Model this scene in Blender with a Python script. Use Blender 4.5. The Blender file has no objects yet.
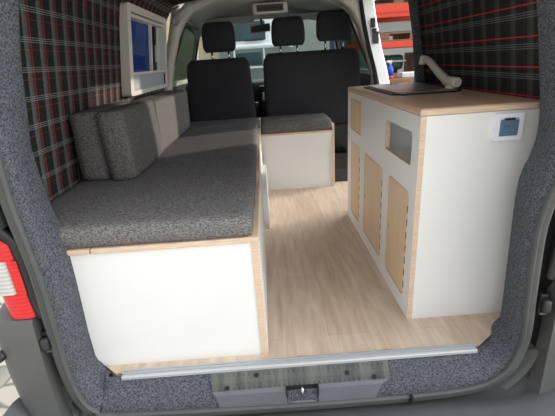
import bpy, bmesh, math, random
from mathutils import Vector, Matrix, noise
random.seed(7)
SC = bpy.context.scene
COL = SC.collection
PI = math.pi

# ------------------------------------------------------------------ materials
def lin(c):
    return tuple(((v/255.0)/12.92 if v/255.0 <= .04045 else ((v/255.0+.055)/1.055)**2.4) for v in c)

def nt(name):
    m = bpy.data.materials.new(name); m.use_nodes = True
    n = m.node_tree.nodes; l = m.node_tree.links
    return m, n, l, n['Principled BSDF']

def mat(name, rgb, rough=.6, metal=0, var=.0, scale=30, bump=0, bscale=None, spec=.5, stretch=(1,1,1), rgb2=None, detail=4):
    m, n, l, p = nt(name)
    p.inputs['Roughness'].default_value = rough
    p.inputs['Metallic'].default_value = metal
    p.inputs['Specular IOR Level'].default_value = spec
    c = lin(rgb)
    p.inputs['Base Color'].default_value = (*c, 1)
    tc = n.new('ShaderNodeTexCoord'); mp = n.new('ShaderNodeMapping')
    mp.inputs['Scale'].default_value = stretch
    l.new(tc.outputs['Object'], mp.inputs['Vector'])
    if var or rgb2:
        t = n.new('ShaderNodeTexNoise'); t.inputs['Scale'].default_value = scale; t.inputs['Detail'].default_value = detail
        l.new(mp.outputs['Vector'], t.inputs['Vector'])
        r = n.new('ShaderNodeValToRGB'); l.new(t.outputs['Fac'], r.inputs['Fac'])
        if rgb2: a, b = c, lin(rgb2)
        else:
            a = tuple(v*(1-var) for v in c); b = tuple(min(1, v*(1+var)) for v in c)
        r.color_ramp.elements[0].position = .36; r.color_ramp.elements[1].position = .64
        r.color_ramp.elements[0].color = (*a, 1); r.color_ramp.elements[1].color = (*b, 1)
        l.new(r.outputs['Color'], p.inputs['Base Color'])
    if bump:
        t2 = n.new('ShaderNodeTexNoise'); t2.inputs['Scale'].default_value = bscale or scale
        l.new(mp.outputs['Vector'], t2.inputs['Vector'])
        b_ = n.new('ShaderNodeBump'); b_.inputs['Strength'].default_value = bump; b_.inputs['Distance'].default_value = .004
        l.new(t2.outputs['Fac'], b_.inputs['Height']); l.new(b_.outputs['Normal'], p.inputs['Normal'])
    return m

M = {}
M['carpet'] = mat('felt_carpet', (82,85,91), .95, var=.55, scale=210, bump=.7, bscale=260, spec=.1)
M['white'] = mat('white_laminate', (222,222,220), .45, var=.015, scale=3)
M['ply_edge'] = mat('plywood_edge', (206,182,158), .6, var=.10, scale=14, stretch=(1,1,14))
M['ply_face'] = mat('birch_face', (214,186,150), .5, var=.07, scale=9, stretch=(1,1,.15))
M['worktop'] = mat('worktop_wood', (198,166,138), .45, var=.10, scale=14, stretch=(1,.12,1))
M['fabric'] = mat('grey_woven_fabric', (78,76,77), .95, rgb2=(132,129,128), scale=330, stretch=(.4,1,1), bump=.3, bscale=400, spec=.1, detail=2)
M['fabric_dark'] = mat('cushion_fabric', (72,70,70), .95, rgb2=(120,118,116), scale=330, stretch=(.5,.5,1), bump=.3, bscale=400, spec=.1, detail=2)
M['seatfab'] = mat('seat_fabric', (52,52,56), .9, var=.2, scale=120, bump=.2, bscale=180, spec=.2)
M['black'] = mat('black_plastic', (20,21,23), .45, var=.1, scale=20)
M['dkplastic'] = mat('dark_plastic', (38,40,42), .55, var=.12, scale=18)
M['dkgap'] = mat('near_black_rubber', (14,15,16), .8)  # near-black tone shared by screws, latch pocket and door seal
M['seal'] = mat('rubber_seal', (72,74,74), .6, var=.1, scale=12)
M['paint'] = mat('grey_painted_steel', (76,77,76), .42, var=.06, scale=7)
M['bumper'] = mat('bumper_plastic', (74,77,79), .55, var=.08, scale=9, bump=.15, bscale=400)
M['bumpside'] = mat('bumper_side_plastic', (80,81,80), .5, var=.05, scale=6)
M['gutter'] = mat('dark_gutter', (22,26,27), .5, var=.2, scale=10)
M['sill'] = mat('sill_plastic', (90,91,97), .55, var=.05, scale=14)
M['silltop'] = mat('dusty_ribbed_plastic', (62,68,66), .7, rgb2=(88,93,88), scale=14, stretch=(3,.3,.3))
M['alu'] = mat('brushed_aluminium', (176,180,183), .5, metal=.3, var=.06, scale=8, stretch=(.2,6,6))
M['steel'] = mat('steel', (190,192,190), .28, metal=1)
M['chrome'] = mat('chrome', (225,225,222), .12, metal=1)
M['trim_light'] = mat('light_cab_trim', (212,208,198), .7, var=.04, scale=10)
M['headliner'] = mat('pale_headliner', (204,204,196), .85, var=.06, scale=40)
M['ceiling'] = mat('dark_ceiling_felt', (58,58,58), .95, var=.3, scale=160, spec=.1)
M['vanwhite'] = mat('white_van_paint', (232,234,236), .3)
M['frame'] = mat('window_frame_plastic', (228,224,214), .45)
M['blind'] = mat('grey_blind', (170,178,182), .6)
M['faucet'] = mat('cream_tap_plastic', (215,205,190), .35)
M['socket'] = mat('white_socket_plastic', (226,230,240), .35)
M['socket_blue'] = mat('blue_grey_flap', (92,116,138), .25)
M['tarp'] = mat('blue_tarpaulin', (22,50,110), .4, rgb2=(40,78,150), scale=6, bump=.8, bscale=8)
M['orange'] = mat('orange_beam_paint', (196,56,28), .45, var=.08, scale=6)
M['rackblue'] = mat('rack_upright_paint', (60,80,110), .5)
M['pallet'] = mat('pallet_wood', (120,90,66), .8, var=.25, scale=12, stretch=(.3,3,3))
M['card'] = mat('cardboard', (140,104,80), .8, var=.12, scale=8)
M['greenbox'] = mat('green_plastic', (34,74,62), .5, var=.15, scale=8)
M['bluepl'] = mat('blue_plastic', (30,70,190), .35)
M['redpl'] = mat('red_plastic', (190,50,40), .4)
M['paper'] = mat('white_wrap', (205,205,200), .6, var=.15, scale=20)
M['lightblue'] = mat('light_blue_strip', (90,170,205), .45)
M['beigewall'] = mat('beige_wall_plaster', (178,164,138), .85, var=.06, scale=4)
M['greywall'] = mat('grey_wall_sheet', (126,133,129), .7, var=.05, scale=3)
M['truckglass'] = mat('dark_truck_glass', (40,66,72), .12, var=.3, scale=3)
M['brake'] = mat('redlens_back', (150,20,22), .3)

def glass_mat(name, rgb, alpha, rough=.03):
    m, n, l, p = nt(name)
    out = [x for x in n if x.type == 'OUTPUT_MATERIAL'][0]
    tr = n.new('ShaderNodeBsdfTransparent'); tr.inputs['Color'].default_value = (*rgb, 1)
    gl = n.new('ShaderNodeBsdfGlossy'); gl.inputs['Roughness'].default_value = rough
    mx = n.new('ShaderNodeMixShader'); mx.inputs['Fac'].default_value = alpha
    l.new(tr.outputs[0], mx.inputs[1]); l.new(gl.outputs[0], mx.inputs[2]); l.new(mx.outputs[0], out.inputs['Surface'])
    return m
M['glass'] = glass_mat('cab_glass', (.85,.90,.87), .05)
M['sideglass'] = glass_mat('green_side_glass', (.30,.37,.34), .06)
M['tint'] = glass_mat('tinted_window_glass', (.30,.34,.40), .08)

def sinkglass():
    m, n, l, p = nt('dark_glass_lid')
    p.inputs['Base Color'].default_value = (.02,.02,.022,1); p.inputs['Roughness'].default_value = .1
    return m
M['sinkglass'] = sinkglass()

def stripes(n, l, sock, period, offs, bands, base):
    """bands: (start, width, rgb, strength) within one period. returns colour socket."""
    a = n.new('ShaderNodeMath'); a.operation = 'ADD'; a.inputs[1].default_value = offs + 50*period
    l.new(sock, a.inputs[0])
    d = n.new('ShaderNodeMath'); d.operation = 'DIVIDE'; d.inputs[1].default_value = period; l.new(a.outputs[0], d.inputs[0])
    f = n.new('ShaderNodeMath'); f.operation = 'FRACT'; l.new(d.outputs[0], f.inputs[0])
    cur = base
    for (s, w, rgb, k) in bands:
        s /= period; w /= period
        c = n.new('ShaderNodeMath'); c.operation = 'COMPARE'; c.inputs[1].default_value = s+w/2; c.inputs[2].default_value = w/2
        l.new(f.outputs[0], c.inputs[0])
        kk = n.new('ShaderNodeMath'); kk.operation = 'MULTIPLY'; kk.inputs[1].default_value = k; l.new(c.outputs[0], kk.inputs[0])
        mx = n.new('ShaderNodeMixRGB'); l.new(kk.outputs[0], mx.inputs['Fac'])
        if hasattr(cur, 'links') or hasattr(cur, 'is_linked'): l.new(cur, mx.inputs['Color1'])
        else: mx.inputs['Color1'].default_value = (*cur, 1)
        mx.inputs['Color2'].default_value = (*lin(rgb), 1)
        cur = mx.outputs['Color']
    return cur

def plaid(name, vb, vper, voff, hb, hper, hoff, basec=(40,44,41)):
    m, n, l, p = nt(name)
    p.inputs['Roughness'].default_value = .95; p.inputs['Specular IOR Level'].default_value = .1
    g = n.new('ShaderNodeNewGeometry'); s = n.new('ShaderNodeSeparateXYZ'); l.new(g.outputs['Position'], s.inputs[0])
    base = lin(basec)
    c = stripes(n, l, s.outputs['Y'], vper, voff, vb, base)
    c = stripes(n, l, s.outputs['Z'], hper, hoff, hb, c)
    no = n.new('ShaderNodeTexNoise'); no.inputs['Scale'].default_value = 260
    r = n.new('ShaderNodeMapRange'); r.inputs['From Min'].default_value=.3; r.inputs['From Max'].default_value=.7
    r.inputs['To Min'].default_value=.7; r.inputs['To Max'].default_value=1.3
    l.new(no.outputs['Fac'], r.inputs['Value'])
    mu = n.new('ShaderNodeVectorMath'); mu.operation='SCALE'
    l.new(c, mu.inputs[0]); l.new(r.outputs[0], mu.inputs['Scale'])
    l.new(mu.outputs[0], p.inputs['Base Color'])
    return m
GR=(92,98,94); RD=(176,52,64); WH=(150,156,154); DG=(60,64,60)
# left wall: strong upright grey bands with red pin stripes; thin white triple lines across
M['plaidL'] = plaid('tartan_cloth_left',
    [(.0,.026,GR,.75),(.005,.007,(110,114,112),.4),(.0295,.003,RD,.5),(.037,.0038,RD,.75)], .0865, -1.312,
    [(.030,.0022,WH,.55),(.0365,.0022,WH,.55),(.043,.0022,WH,.55),(.007,.0022,RD,.35)], .0880, -.990)
M['plaidR'] = plaid('tartan_cloth_right',
    [(.0,.032,(82,84,81),.48),(.008,.009,(92,94,92),.3),(.045,.002,(110,60,62),.3)], .0900, -1.275,
    [(.008,.0022,WH,.5),(.0150,.0022,WH,.5),(.0220,.0022,WH,.5),(.0440,.0036,(225,52,70),.85)], .0925, -.802, (50,50,48))

def floor_mat():
    m, n, l, p = nt('oak_vinyl_planks')
    g = n.new('ShaderNodeNewGeometry'); mp = n.new('ShaderNodeMapping'); mp.inputs['Rotation'].default_value=(0,0,PI/2)
    l.new(g.outputs['Position'], mp.inputs['Vector'])
    b = n.new('ShaderNodeTexBrick'); b.inputs['Scale'].default_value=1; b.inputs['Brick Width'].default_value=1.1; b.inputs['Row Height'].default_value=.155
    b.inputs['Mortar Size'].default_value=.0008; b.inputs['Color1'].default_value=(*lin((208,190,172)),1); b.inputs['Color2'].default_value=(*lin((201,181,160)),1)
    b.inputs['Mortar'].default_value=(*lin((186,164,142)),1); b.offset=.37
    l.new(mp.outputs[0], b.inputs['Vector'])
    mp2 = n.new('ShaderNodeMapping'); mp2.inputs['Scale'].default_value=(9,1.1,1); l.new(g.outputs['Position'], mp2.inputs['Vector'])
    t = n.new('ShaderNodeTexNoise'); t.inputs['Scale'].default_value=4; t.inputs['Detail'].default_value=8; t.inputs['Distortion'].default_value=.6
    l.new(mp2.outputs[0], t.inputs['Vector'])
    r = n.new('ShaderNodeValToRGB'); r.color_ramp.elements[0].position=.3; r.color_ramp.elements[1].position=.7
    r.color_ramp.elements[0].color=(.72,.68,.62,1); r.color_ramp.elements[1].color=(1.08,1.08,1.1,1)
    l.new(t.outputs['Fac'], r.inputs['Fac'])
    # knots
    mp3 = n.new('ShaderNodeMapping'); mp3.inputs['Scale'].default_value=(4.2,1.7,1); mp3.inputs['Location'].default_value=(.35,.1,0); l.new(g.outputs['Position'], mp3.inputs['Vector'])
    v = n.new('ShaderNodeTexVoronoi'); v.inputs['Scale'].default_value=1; l.new(mp3.outputs[0], v.inputs['Vector'])
    kr = n.new('ShaderNodeValToRGB'); kr.color_ramp.elements[0].position=.03; kr.color_ramp.elements[1].position=.13
    kr.color_ramp.elements[0].color=(.62,.5,.4,1); kr.color_ramp.elements[1].color=(1,1,1,1); l.new(v.outputs['Distance'], kr.inputs['Fac'])
    a = n.new('ShaderNodeMixRGB'); a.blend_type='MULTIPLY'; a.inputs['Fac'].default_value=.8; l.new(b.outputs['Color'], a.inputs['Color1']); l.new(r.outputs['Color'], a.inputs['Color2'])
    a2 = n.new('ShaderNodeMixRGB'); a2.blend_type='MULTIPLY'; a2.inputs['Fac'].default_value=.6; l.new(a.outputs[0], a2.inputs['Color1']); l.new(kr.outputs['Color'], a2.inputs['Color2'])
    l.new(a2.outputs[0], p.inputs['Base Color']); p.inputs['Roughness'].default_value=.42
    return m
M['floor'] = floor_mat()

def cobble_mat():
    m, n, l, p = nt('cobble_paving')
    g = n.new('ShaderNodeNewGeometry')
    v = n.new('ShaderNodeTexVoronoi'); v.inputs['Scale'].default_value=7; v.feature='DISTANCE_TO_EDGE'; l.new(g.outputs['Position'], v.inputs['Vector'])
    v2 = n.new('ShaderNodeTexVoronoi'); v2.inputs['Scale'].default_value=7; l.new(g.outputs['Position'], v2.inputs['Vector'])
    r = n.new('ShaderNodeValToRGB'); r.color_ramp.elements[0].position=.02; r.color_ramp.elements[1].position=.09
    r.color_ramp.elements[0].color=(*lin((118,120,104)),1); r.color_ramp.elements[1].color=(*lin((186,180,170)),1)
    l.new(v.outputs['Distance'], r.inputs['Fac'])
    mx = n.new('ShaderNodeMixRGB'); mx.blend_type='MULTIPLY'; mx.inputs['Fac'].default_value=.06; l.new(r.outputs[0], mx.inputs[1]); l.new(v2.outputs['Color'], mx.inputs[2])
    l.new(mx.outputs[0], p.inputs['Base Color']); p.inputs['Roughness'].default_value=.85
    b = n.new('ShaderNodeBump'); b.inputs['Strength'].default_value=.6; l.new(v.outputs['Distance'], b.inputs['Height']); l.new(b.outputs[0], p.inputs['Normal'])
    return m
M['cobble'] = cobble_mat()

def lens_mat(name, rgb, stripes_=True):
    m, n, l, p = nt(name)
    p.inputs['Roughness'].default_value=.12
    g = n.new('ShaderNodeNewGeometry'); s = n.new('ShaderNodeSeparateXYZ'); l.new(g.outputs['Position'], s.inputs[0])
    w = n.new('ShaderNodeMath'); w.operation='MULTIPLY'; w.inputs[1].default_value=520; l.new(s.outputs['Z'], w.inputs[0])
    si = n.new('ShaderNodeMath'); si.operation='SINE'; l.new(w.outputs[0], si.inputs[0])
    r = n.new('ShaderNodeMapRange'); r.inputs['From Min'].default_value=-1; r.inputs['To Min'].default_value=.8; r.inputs['To Max'].default_value=1.1
    l.new(si.outputs[0], r.inputs['Value'])
    mu = n.new('ShaderNodeVectorMath'); mu.operation='SCALE'; mu.inputs[0].default_value=lin(rgb); l.new(r.outputs[0], mu.inputs['Scale'])
    l.new(mu.outputs[0], p.inputs['Base Color'])
    return m
M['redlens'] = lens_mat('red_lens', (205,30,36))
M['clearlens'] = lens_mat('clear_ribbed_lens', (186,186,182))

# ------------------------------------------------------------------ mesh helpers
def tf(bm, verts, mtx):
    bmesh.ops.transform(bm, matrix=mtx, verts=verts)

def box(bm, lo, hi, bev=0, seg=2, mi=0, rot=None):
    r = bmesh.ops.create_cube(bm, size=1)
    vs = r['verts']; lo = Vector(lo); hi = Vector(hi); c = (lo+hi)/2; d = hi-lo
    for v in vs: v.co = Vector((v.co.x*d.x, v.co.y*d.y, v.co.z*d.z))
    fs = set(f for v in vs for f in v.link_faces)
    if bev:
        es = list(set(e for v in vs for e in v.link_edges))
        rb = bmesh.ops.bevel(bm, geom=es, offset=bev, segments=seg, profile=.5, affect='EDGES')
        fs |= set(rb['faces']); fs = set(f for f in fs if f.is_valid)
        for f in list(fs):
            for v in f.verts:
                for f2 in v.link_faces: fs.add(f2)
    nv = set(v for f in fs for v in f.verts)
    mt = Matrix.Translation(c) @ (rot.to_4x4() if rot else Matrix.Identity(4))
    for v in nv: v.co = mt @ v.co
    for f in fs: f.material_index = mi
    return nv

def tube(bm, pts, r, seg=10, mi=0, cap=True):
    pts = [Vector(p) for p in pts]; rings = []
    rr = r if isinstance(r, (list, tuple)) else [r]*len(pts)
    up = None
    for i, p in enumerate(pts):
        d = (pts[min(i+1, len(pts)-1)] - pts[max(i-1, 0)]).normalized()
        if up is None:
            up = Vector((0,0,1)) if abs(d.z) < .9 else Vector((1,0,0))
        a = d.cross(up).normalized(); b = a.cross(d).normalized(); up = b
        rings.append([bm.verts.new(p + (a*math.cos(2*PI*k/seg) + b*math.sin(2*PI*k/seg))*rr[i]) for k in range(seg)])
    for i in range(len(rings)-1):
        for k in range(seg):
            f = bm.faces.new((rings[i][k], rings[i][(k+1)%seg], rings[i+1][(k+1)%seg], rings[i+1][k])); f.material_index = mi; f.smooth = True
    if cap:
        for rg in (rings[0], rings[-1]):
            f = bm.faces.new(rg); f.material_index = mi

def loft(bm, loops, close=False, mi=0, smooth=True):
    L = [[bm.verts.new(p) for p in lp] for lp in loops]
    n = len(L[0])
    for i in range(len(L)-1):
        for k in range(n if close else n-1):
            f = bm.faces.new((L[i][k], L[i][(k+1)%n], L[i+1][(k+1)%n], L[i+1][k])); f.material_index = mi; f.smooth = smooth
    return L

def plate(bm, outer, holes, mapf, thick_vec, mi=0, mi_side=None):
    """flat polygon with holes in 2-D, mapped to 3-D and extruded"""
    es = []
    for lp in [outer]+holes:
        vs = [bm.verts.new(mapf(*p)) for p in lp]
        es += [bm.edges.new((vs[i], vs[(i+1)%len(vs)])) for i in range(len(vs))]
    r = bmesh.ops.triangle_fill(bm, use_beauty=True, use_dissolve=False, edges=es)
    fs = [g for g in r['geom'] if isinstance(g, bmesh.types.BMFace)]
    for f in fs: f.material_index = mi
    before = set(bm.faces)
    ex = bmesh.ops.extrude_face_region(bm, geom=fs)
    nv = [g for g in ex['geom'] if isinstance(g, bmesh.types.BMVert)]
    nf = [g for g in ex['geom'] if isinstance(g, bmesh.types.BMFace)]
    tv = Vector(thick_vec)
    for v in nv: v.co += tv
    keep = set(nf) | set(f for f in fs if f.is_valid)
    for f in bm.faces:
        if f in before: continue
        if f not in keep and mi_side is not None: f.material_index = mi_side
        elif f in keep: f.material_index = mi

def rrect(a0, b0, a1, b1, r, seg=4):
    """rounded rectangle points"""
    out = []
    for cx, cy, s in ((a1-r,b1-r,0),(a0+r,b1-r,1),(a0+r,b0+r,2),(a1-r,b0+r,3)):
        for k in range(seg+1):
            t = PI/2*(s + k/seg); out.append((cx+r*math.cos(t), cy+r*math.sin(t)))
    return out

def chrect(a0, b0, a1, b1, c):
    return [(a0+c,b0),(a1-c,b0),(a1,b0+c),(a1,b1-c),(a1-c,b1),(a0+c,b1),(a0,b1-c),(a0,b0+c)]

def soft_box(bm, lo, hi, r=.02, n=10, puff=.0, jit=.0, mi=0, rot=None, seed=0, piv=None):
    """upholstered block: gridded box with rounded edges, puffed faces and slight unevenness"""
    lo = Vector(lo); hi = Vector(hi); c = (lo+hi)/2; h = (hi-lo)/2
    nx = max(3, min(24, int(h.x*2/.04))); ny = max(3, min(40, int(h.y*2/.04))); nz = max(3, min(20, int(h.z*2/.03)))
    t = bmesh.new(); cache = {}
    def gp(i, N):  # denser near the ends
        u = i/N; return (1-math.cos(u*PI))*.5*.5 + u*.5
    def V(i, j, k):
        key = (i,j,k)
        if key in cache: return cache[key]
        p = Vector(((gp(i,nx)*2-1)*h.x, (gp(j,ny)*2-1)*h.y, (gp(k,nz)*2-1)*h.z))
        q = Vector((max(-h.x+r, min(h.x-r, p.x)), max(-h.y+r, min(h.y-r, p.y)), max(-h.z+r, min(h.z-r, p.z))))
        d = p-q
        if d.length > 1e-9: p = q + d.normalized()*r
        u = Vector((p.x/h.x, p.y/h.y, p.z/h.z))
        bx = (1-u.y**2)*(1-u.z**2); by = (1-u.x**2)*(1-u.z**2); bz = (1-u.x**2)*(1-u.y**2)
        if abs(u.x) > .9: p.x += math.copysign(puff*bx, u.x)
        if abs(u.y) > .9: p.y += math.copysign(puff*by, u.y)
        if abs(u.z) > .9: p.z += math.copysign(puff*bz**.5, u.z)
        if jit:
            nn = noise.noise_vector((p+Vector((seed*3.1,seed,0)))*9); p += nn*jit
        v = t.verts.new(p); cache[key] = v; return v
    def face(a,b,c_,d):
        try:
            f = t.faces.new((a,b,c_,d)); f.smooth = True; f.material_index = mi
        except ValueError: pass
    for j in range(ny):
        for k in range(nz):
            face(V(0,j,k),V(0,j,k+1),V(0,j+1,k+1),V(0,j+1,k)); face(V(nx,j,k),V(nx,j+1,k),V(nx,j+1,k+1),V(nx,j,k+1))
    for i in range(nx):
        for k in range(nz):
            face(V(i,0,k),V(i+1,0,k),V(i+1,0,k+1),V(i,0,k+1)); face(V(i,ny,k),V(i,ny,k+1),V(i+1,ny,k+1),V(i+1,ny,k))
    for i in range(nx):
        for j in range(ny):
            face(V(i,j,0),V(i,j+1,0),V(i+1,j+1,0),V(i+1,j,0)); face(V(i,j,nz),V(i+1,j,nz),V(i+1,j+1,nz),V(i,j+1,nz))
    mt = Matrix.Translation(c)
    if rot is not None:
        pv = Vector(piv) if piv is not None else c
        mt = Matrix.Translation(pv) @ rot.to_4x4() @ Matrix.Translation(c-pv)
    t.transform(mt)
    me = bpy.data.meshes.new('tmp'); t.to_mesh(me); t.free(); bm.from_mesh(me); bpy.data.meshes.remove(me)

def worldloc(o):
    v = Vector((0,0,0))
    while o: v += o.location; o = o.parent
    return v

def obj(name, bm, mats, parent=None, base=None, label=None, smooth=None):
    """bm in world coordinates -> one mesh object, child of parent when given"""
    bmesh.ops.recalc_face_normals(bm, faces=bm.faces)
    off = worldloc(parent) if parent else Vector(base) if base is not None else None
    if off is None:
        xs = [v.co for v in bm.verts]
        off = Vector(((min(v.x for v in xs)+max(v.x for v in xs))/2, (min(v.y for v in xs)+max(v.y for v in xs))/2, min(v.z for v in xs)))
    for v in bm.verts: v.co -= off
    me = bpy.data.meshes.new(name); bm.to_mesh(me); bm.free()
    for m in (mats if isinstance(mats, list) else [mats]): me.materials.append(M[m] if isinstance(m, str) else m)
    o = bpy.data.objects.new(name, me); COL.objects.link(o)
    if parent: o.parent = parent
    else: o.location = off
    if label: o['label'] = label
    if smooth:
        for p in me.polygons: p.use_smooth = True
    return o

def thing(name, loc, label, cat, group=None):
    o = bpy.data.objects.new(name, None); COL.objects.link(o); o.location = loc; o.empty_display_size = .05
    o['label'] = label; o['category'] = cat
    if group: o['group'] = group
    return o

def tag(o, label, cat, group=None):
    o['label'] = label; o['category'] = cat
    if group: o['group'] = group
    return o

def struct(o, label=None):
    o['kind'] = 'structure'
    if label: o['label'] = label
    return o

def B(): return bmesh.new()
def quick(name, lo, hi, m, parent=None, bev=0, label=None, seg=2, rot=None):
    b = B(); box(b, lo, hi, bev, seg, rot=rot); return obj(name, b, m, parent, label=label)

# ------------------------------------------------------------------ SETTING: floor, walls, ceiling
b = B()
plate(b, [(-.66,1.085),(-.612,1.045),(-.550,.994),(.648,.994),(.720,1.045),(.76,1.085),(.93,1.10),(.93,3.15),(-.86,3.15),(-.86,1.10)], [], lambda x, y: Vector((x,y,0)), (0,0,-.03))
struct(obj('floor', b, 'floor'))
struct(quick('trim_4', (-.9,3.15,-.10), (1.0,4.5,-.03), 'dkplastic'), 'dark rubber floor of the driver cab')

def wallprof(side):
    # (z, distance from the van centre line)
    return [(0,.855),(.30,.86),(.52,.855),(.78,.822),(1.0,.785),(1.15,.758),(1.235,.738),(1.29,.70),(1.325,.62)]
CX = .055
def wall(name, side, ys, hole, m, sh=0):
    b = B(); pr = wallprof(side)
    if side > 0: pr = [(z, d-(.0 if z<.9 else 0)) for z, d in pr]
    zs = sorted(set([p[0] for p in pr] + ([hole[2], hole[3]] if hole else [])))
    def xat(z):
        for (z0,d0),(z1,d1) in zip(pr, pr[1:]):
            if z0 <= z <= z1: return CX + side*(d0+(d1-d0)*(z-z0)/(z1-z0))
    yy = sorted(set(ys + ([hole[0], hole[1]] if hole else [])))
    V = {(i,j): b.verts.new((xat(z), y, z)) for i, y in enumerate(yy) for j, z in enumerate(zs)}
    fs = []
    for i in range(len(yy)-1):
        for j in range(len(zs)-1):
            if hole and hole[0]-1e-6 <= yy[i] and yy[i+1] <= hole[1]+1e-6 and hole[2]-1e-6 <= zs[j] and zs[j+1] <= hole[3]+1e-6: continue
            f = b.faces.new((V[i,j],V[i+1,j],V[i+1,j+1],V[i,j+1])); f.smooth = True; fs.append(f)
    ex = bmesh.ops.extrude_face_region(b, geom=fs)
    for g in ex['geom']:
        if isinstance(g, bmesh.types.BMVert): g.co.x += side*.045
    return struct(obj(name, b, m)), xat
wl, xL = wall('wall_left', -1, [1.06,1.5,2.6,3.16], (2.22,2.97,.81,1.215), 'plaidL')
wr, xR = wall('wall_right', 1, [1.06,1.5,2.0,2.17], None, 'plaidR')
# carpet covered door pillar closing the right wall
b = B(); loft(b, [[Vector((x0_+q[0], q[1], z)) for q in ((0,2.172),(-.004,2.19),(0,2.225),(.02,2.235),(.07,2.235),(.07,2.172))] for z, x0_ in ((0,.86),(.5,.86),(.78,.842),(1.0,.815),(1.15,.785),(1.30,.74))], close=True)
struct(obj('trim_5', b, 'carpet'), 'grey felt covered pillar behind the kitchen')
# ceiling
b = B()
xs = [-.60,-.45,-.2,.055,.3,.55,.71]; zs = [1.315,1.335,1.345,1.348,1.345,1.335,1.315]
loft(b, [[(x, y, z) for x, z in zip(xs, zs)] for y in (1.0, 2.0, 3.02)])
fs = list(b.faces); ex = bmesh.ops.extrude_face_region(b, geom=fs)
for g in ex['geom']:
    if isinstance(g, bmesh.types.BMVert): g.co.z += .04
struct(obj('ceiling', b, 'ceiling'))
struct(quick('trim_6', (.66,2.2,1.27), (.84,3.12,1.36), 'trim_light', bev=.01), 'header above the sliding door opening')
struct(quick('trim_7', (.80,2.2,-.10), (.96,3.12,-.005), 'dkplastic', bev=.01), 'sliding door step')

# ------------------------------------------------------------------ rear opening: felt lining, seal, painted flange, gutter
def dens(pts, n=6):
    pts = [Vector(p) for p in pts]; out = []
    for i in range(len(pts)-1):
        p0 = pts[max(i-1,0)]; p1 = pts[i]; p2 = pts[i+1]; p3 = pts[min(i+2,len(pts)-1)]
        for k in range(n):
            t = k/n
            out.append(.5*((2*p1)+(p2-p0)*t+(2*p0-5*p1+4*p2-p3)*t*t+(3*p1-p0-3*p2+p3)*t**3))
    out.append(pts[-1]); return out
# matching control points: inner edge A (felt meets the inside) and outer edge Bq (felt meets the rubber seal)
A = [(.055,1.05,1.30),(-.30,1.05,1.295),(-.47,1.05,1.25),(-.545,1.05,1.15),(-.585,1.05,1.03),(-.608,1.05,.93),(-.625,1.05,.83),(-.640,1.05,.74),(-.637,1.05,.605),(-.622,1.05,.50),(-.609,1.05,.415),(-.616,1.05,.214),(-.622,1.05,.10),
     (-.618,1.045,.040),(-.600,1.02,.012),(-.570,.995,.005),(-.53,.974,.000),(-.02,.972,-.006),(.50,.972,-.006),(.61,.972,-.004),(.655,.985,.004),(.705,1.015,.012),(.735,1.045,.04),
     (.744,1.05,.09),(.735,1.05,.30),(.726,1.05,.50),(.732,1.05,.575),(.748,1.05,.622),(.757,1.05,.69),(.747,1.05,.78),(.715,1.05,.93),(.690,1.05,1.03),(.655,1.05,1.15),(.58,1.05,1.25),(.41,1.05,1.295),(.055,1.05,1.30)]
Bq = [(.055,.93,1.36),(-.36,.93,1.35),(-.53,.93,1.30),(-.60,.93,1.17),(-.625,.93,1.05),(-.635,.93,.95),(-.640,.93,.85),(-.643,.93,.76),(-.648,.93,.62),(-.642,.93,.50),(-.639,.93,.40),(-.645,.93,.20),(-.648,.93,.10),
     (-.643,.93,.02),(-.625,.925,-.04),(-.592,.92,-.070),(-.53,.918,-.086),(-.02,.918,-.104),(.42,.918,-.104),(.60,.918,-.088),(.665,.92,-.062),(.705,.925,-.027),(.724,.93,.015),
     (.732,.93,.09),(.722,.93,.24),(.713,.93,.41),(.716,.93,.48),(.726,.93,.54),(.742,.93,.60),(.750,.93,.72),(.742,.93,.88),(.725,.93,1.0),(.70,.93,1.15),(.64,.93,1.29),(.47,.93,1.35),(.055,.93,1.36)]
A_ = dens(A); B_ = dens(Bq); N_ = len(A_)
CEN = Vector((.055,.93,.6))
def outward(i, loop=B_):
    t = (loop[(i+1) % N_ if i < N_-1 else 1] - loop[i-1 if i > 0 else N_-2]); t.y = 0; t.normalize()
    n = Vector((t.z, 0, -t.x))
    if n.dot(loop[i]-CEN) < 0: n = -n
    return n
OUT = [outward(i) for i in range(N_)]
def offs(loop, d, dy, y=None):
    return [Vector((p.x, (p.y if y is None else y)+dy, p.z)) + OUT[i]*d for i, p in enumerate(loop)]
b = B()
mid1 = [A_[i].lerp(B_[i], .12) - OUT[i]*.003 for i in range(N_)]
mid2 = [A_[i].lerp(B_[i], .35) - OUT[i]*.008 for i in range(N_)]
mid3 = [A_[i].lerp(B_[i], .70) - OUT[i]*.007 for i in range(N_)]
back = [A_[i] + OUT[i]*.09 + Vector((0,.05,0)) if A_[i].z > .06 else A_[i] + Vector((0,.03,-.035)) for i in range(N_)]
loft(b, [back, [p+Vector((0,.004,0)) for p in A_], A_, mid1, mid2, mid3, B_, offs(B_, .05, .02)])
struct(obj('trim_1', b, 'carpet'), 'grey felt lining around the rear opening')
# seal: a ribbed rubber lip following the felt edge
b = B()
prof = [(.0,.004),(-.003,-.006),(.002,-.014),(.007,-.013),(.009,-.006),(.012,-.008),(.017,-.011),(.0185,-.008),(.021,-.010),(.024,-.009),(.026,.01)]
loft(b, [offs(B_, d, dy) for d, dy in prof])
struct(obj('trim_2', b, 'seal'), 'grey rubber seal around the rear opening')
b = B(); box(b, (.392,.898,-.128), (.402,.912,-.098), .002); obj('clip', b, 'dkgap', bpy.data.objects['trim_2'])  # added black block standing in for a small dark notch at the seal
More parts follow.
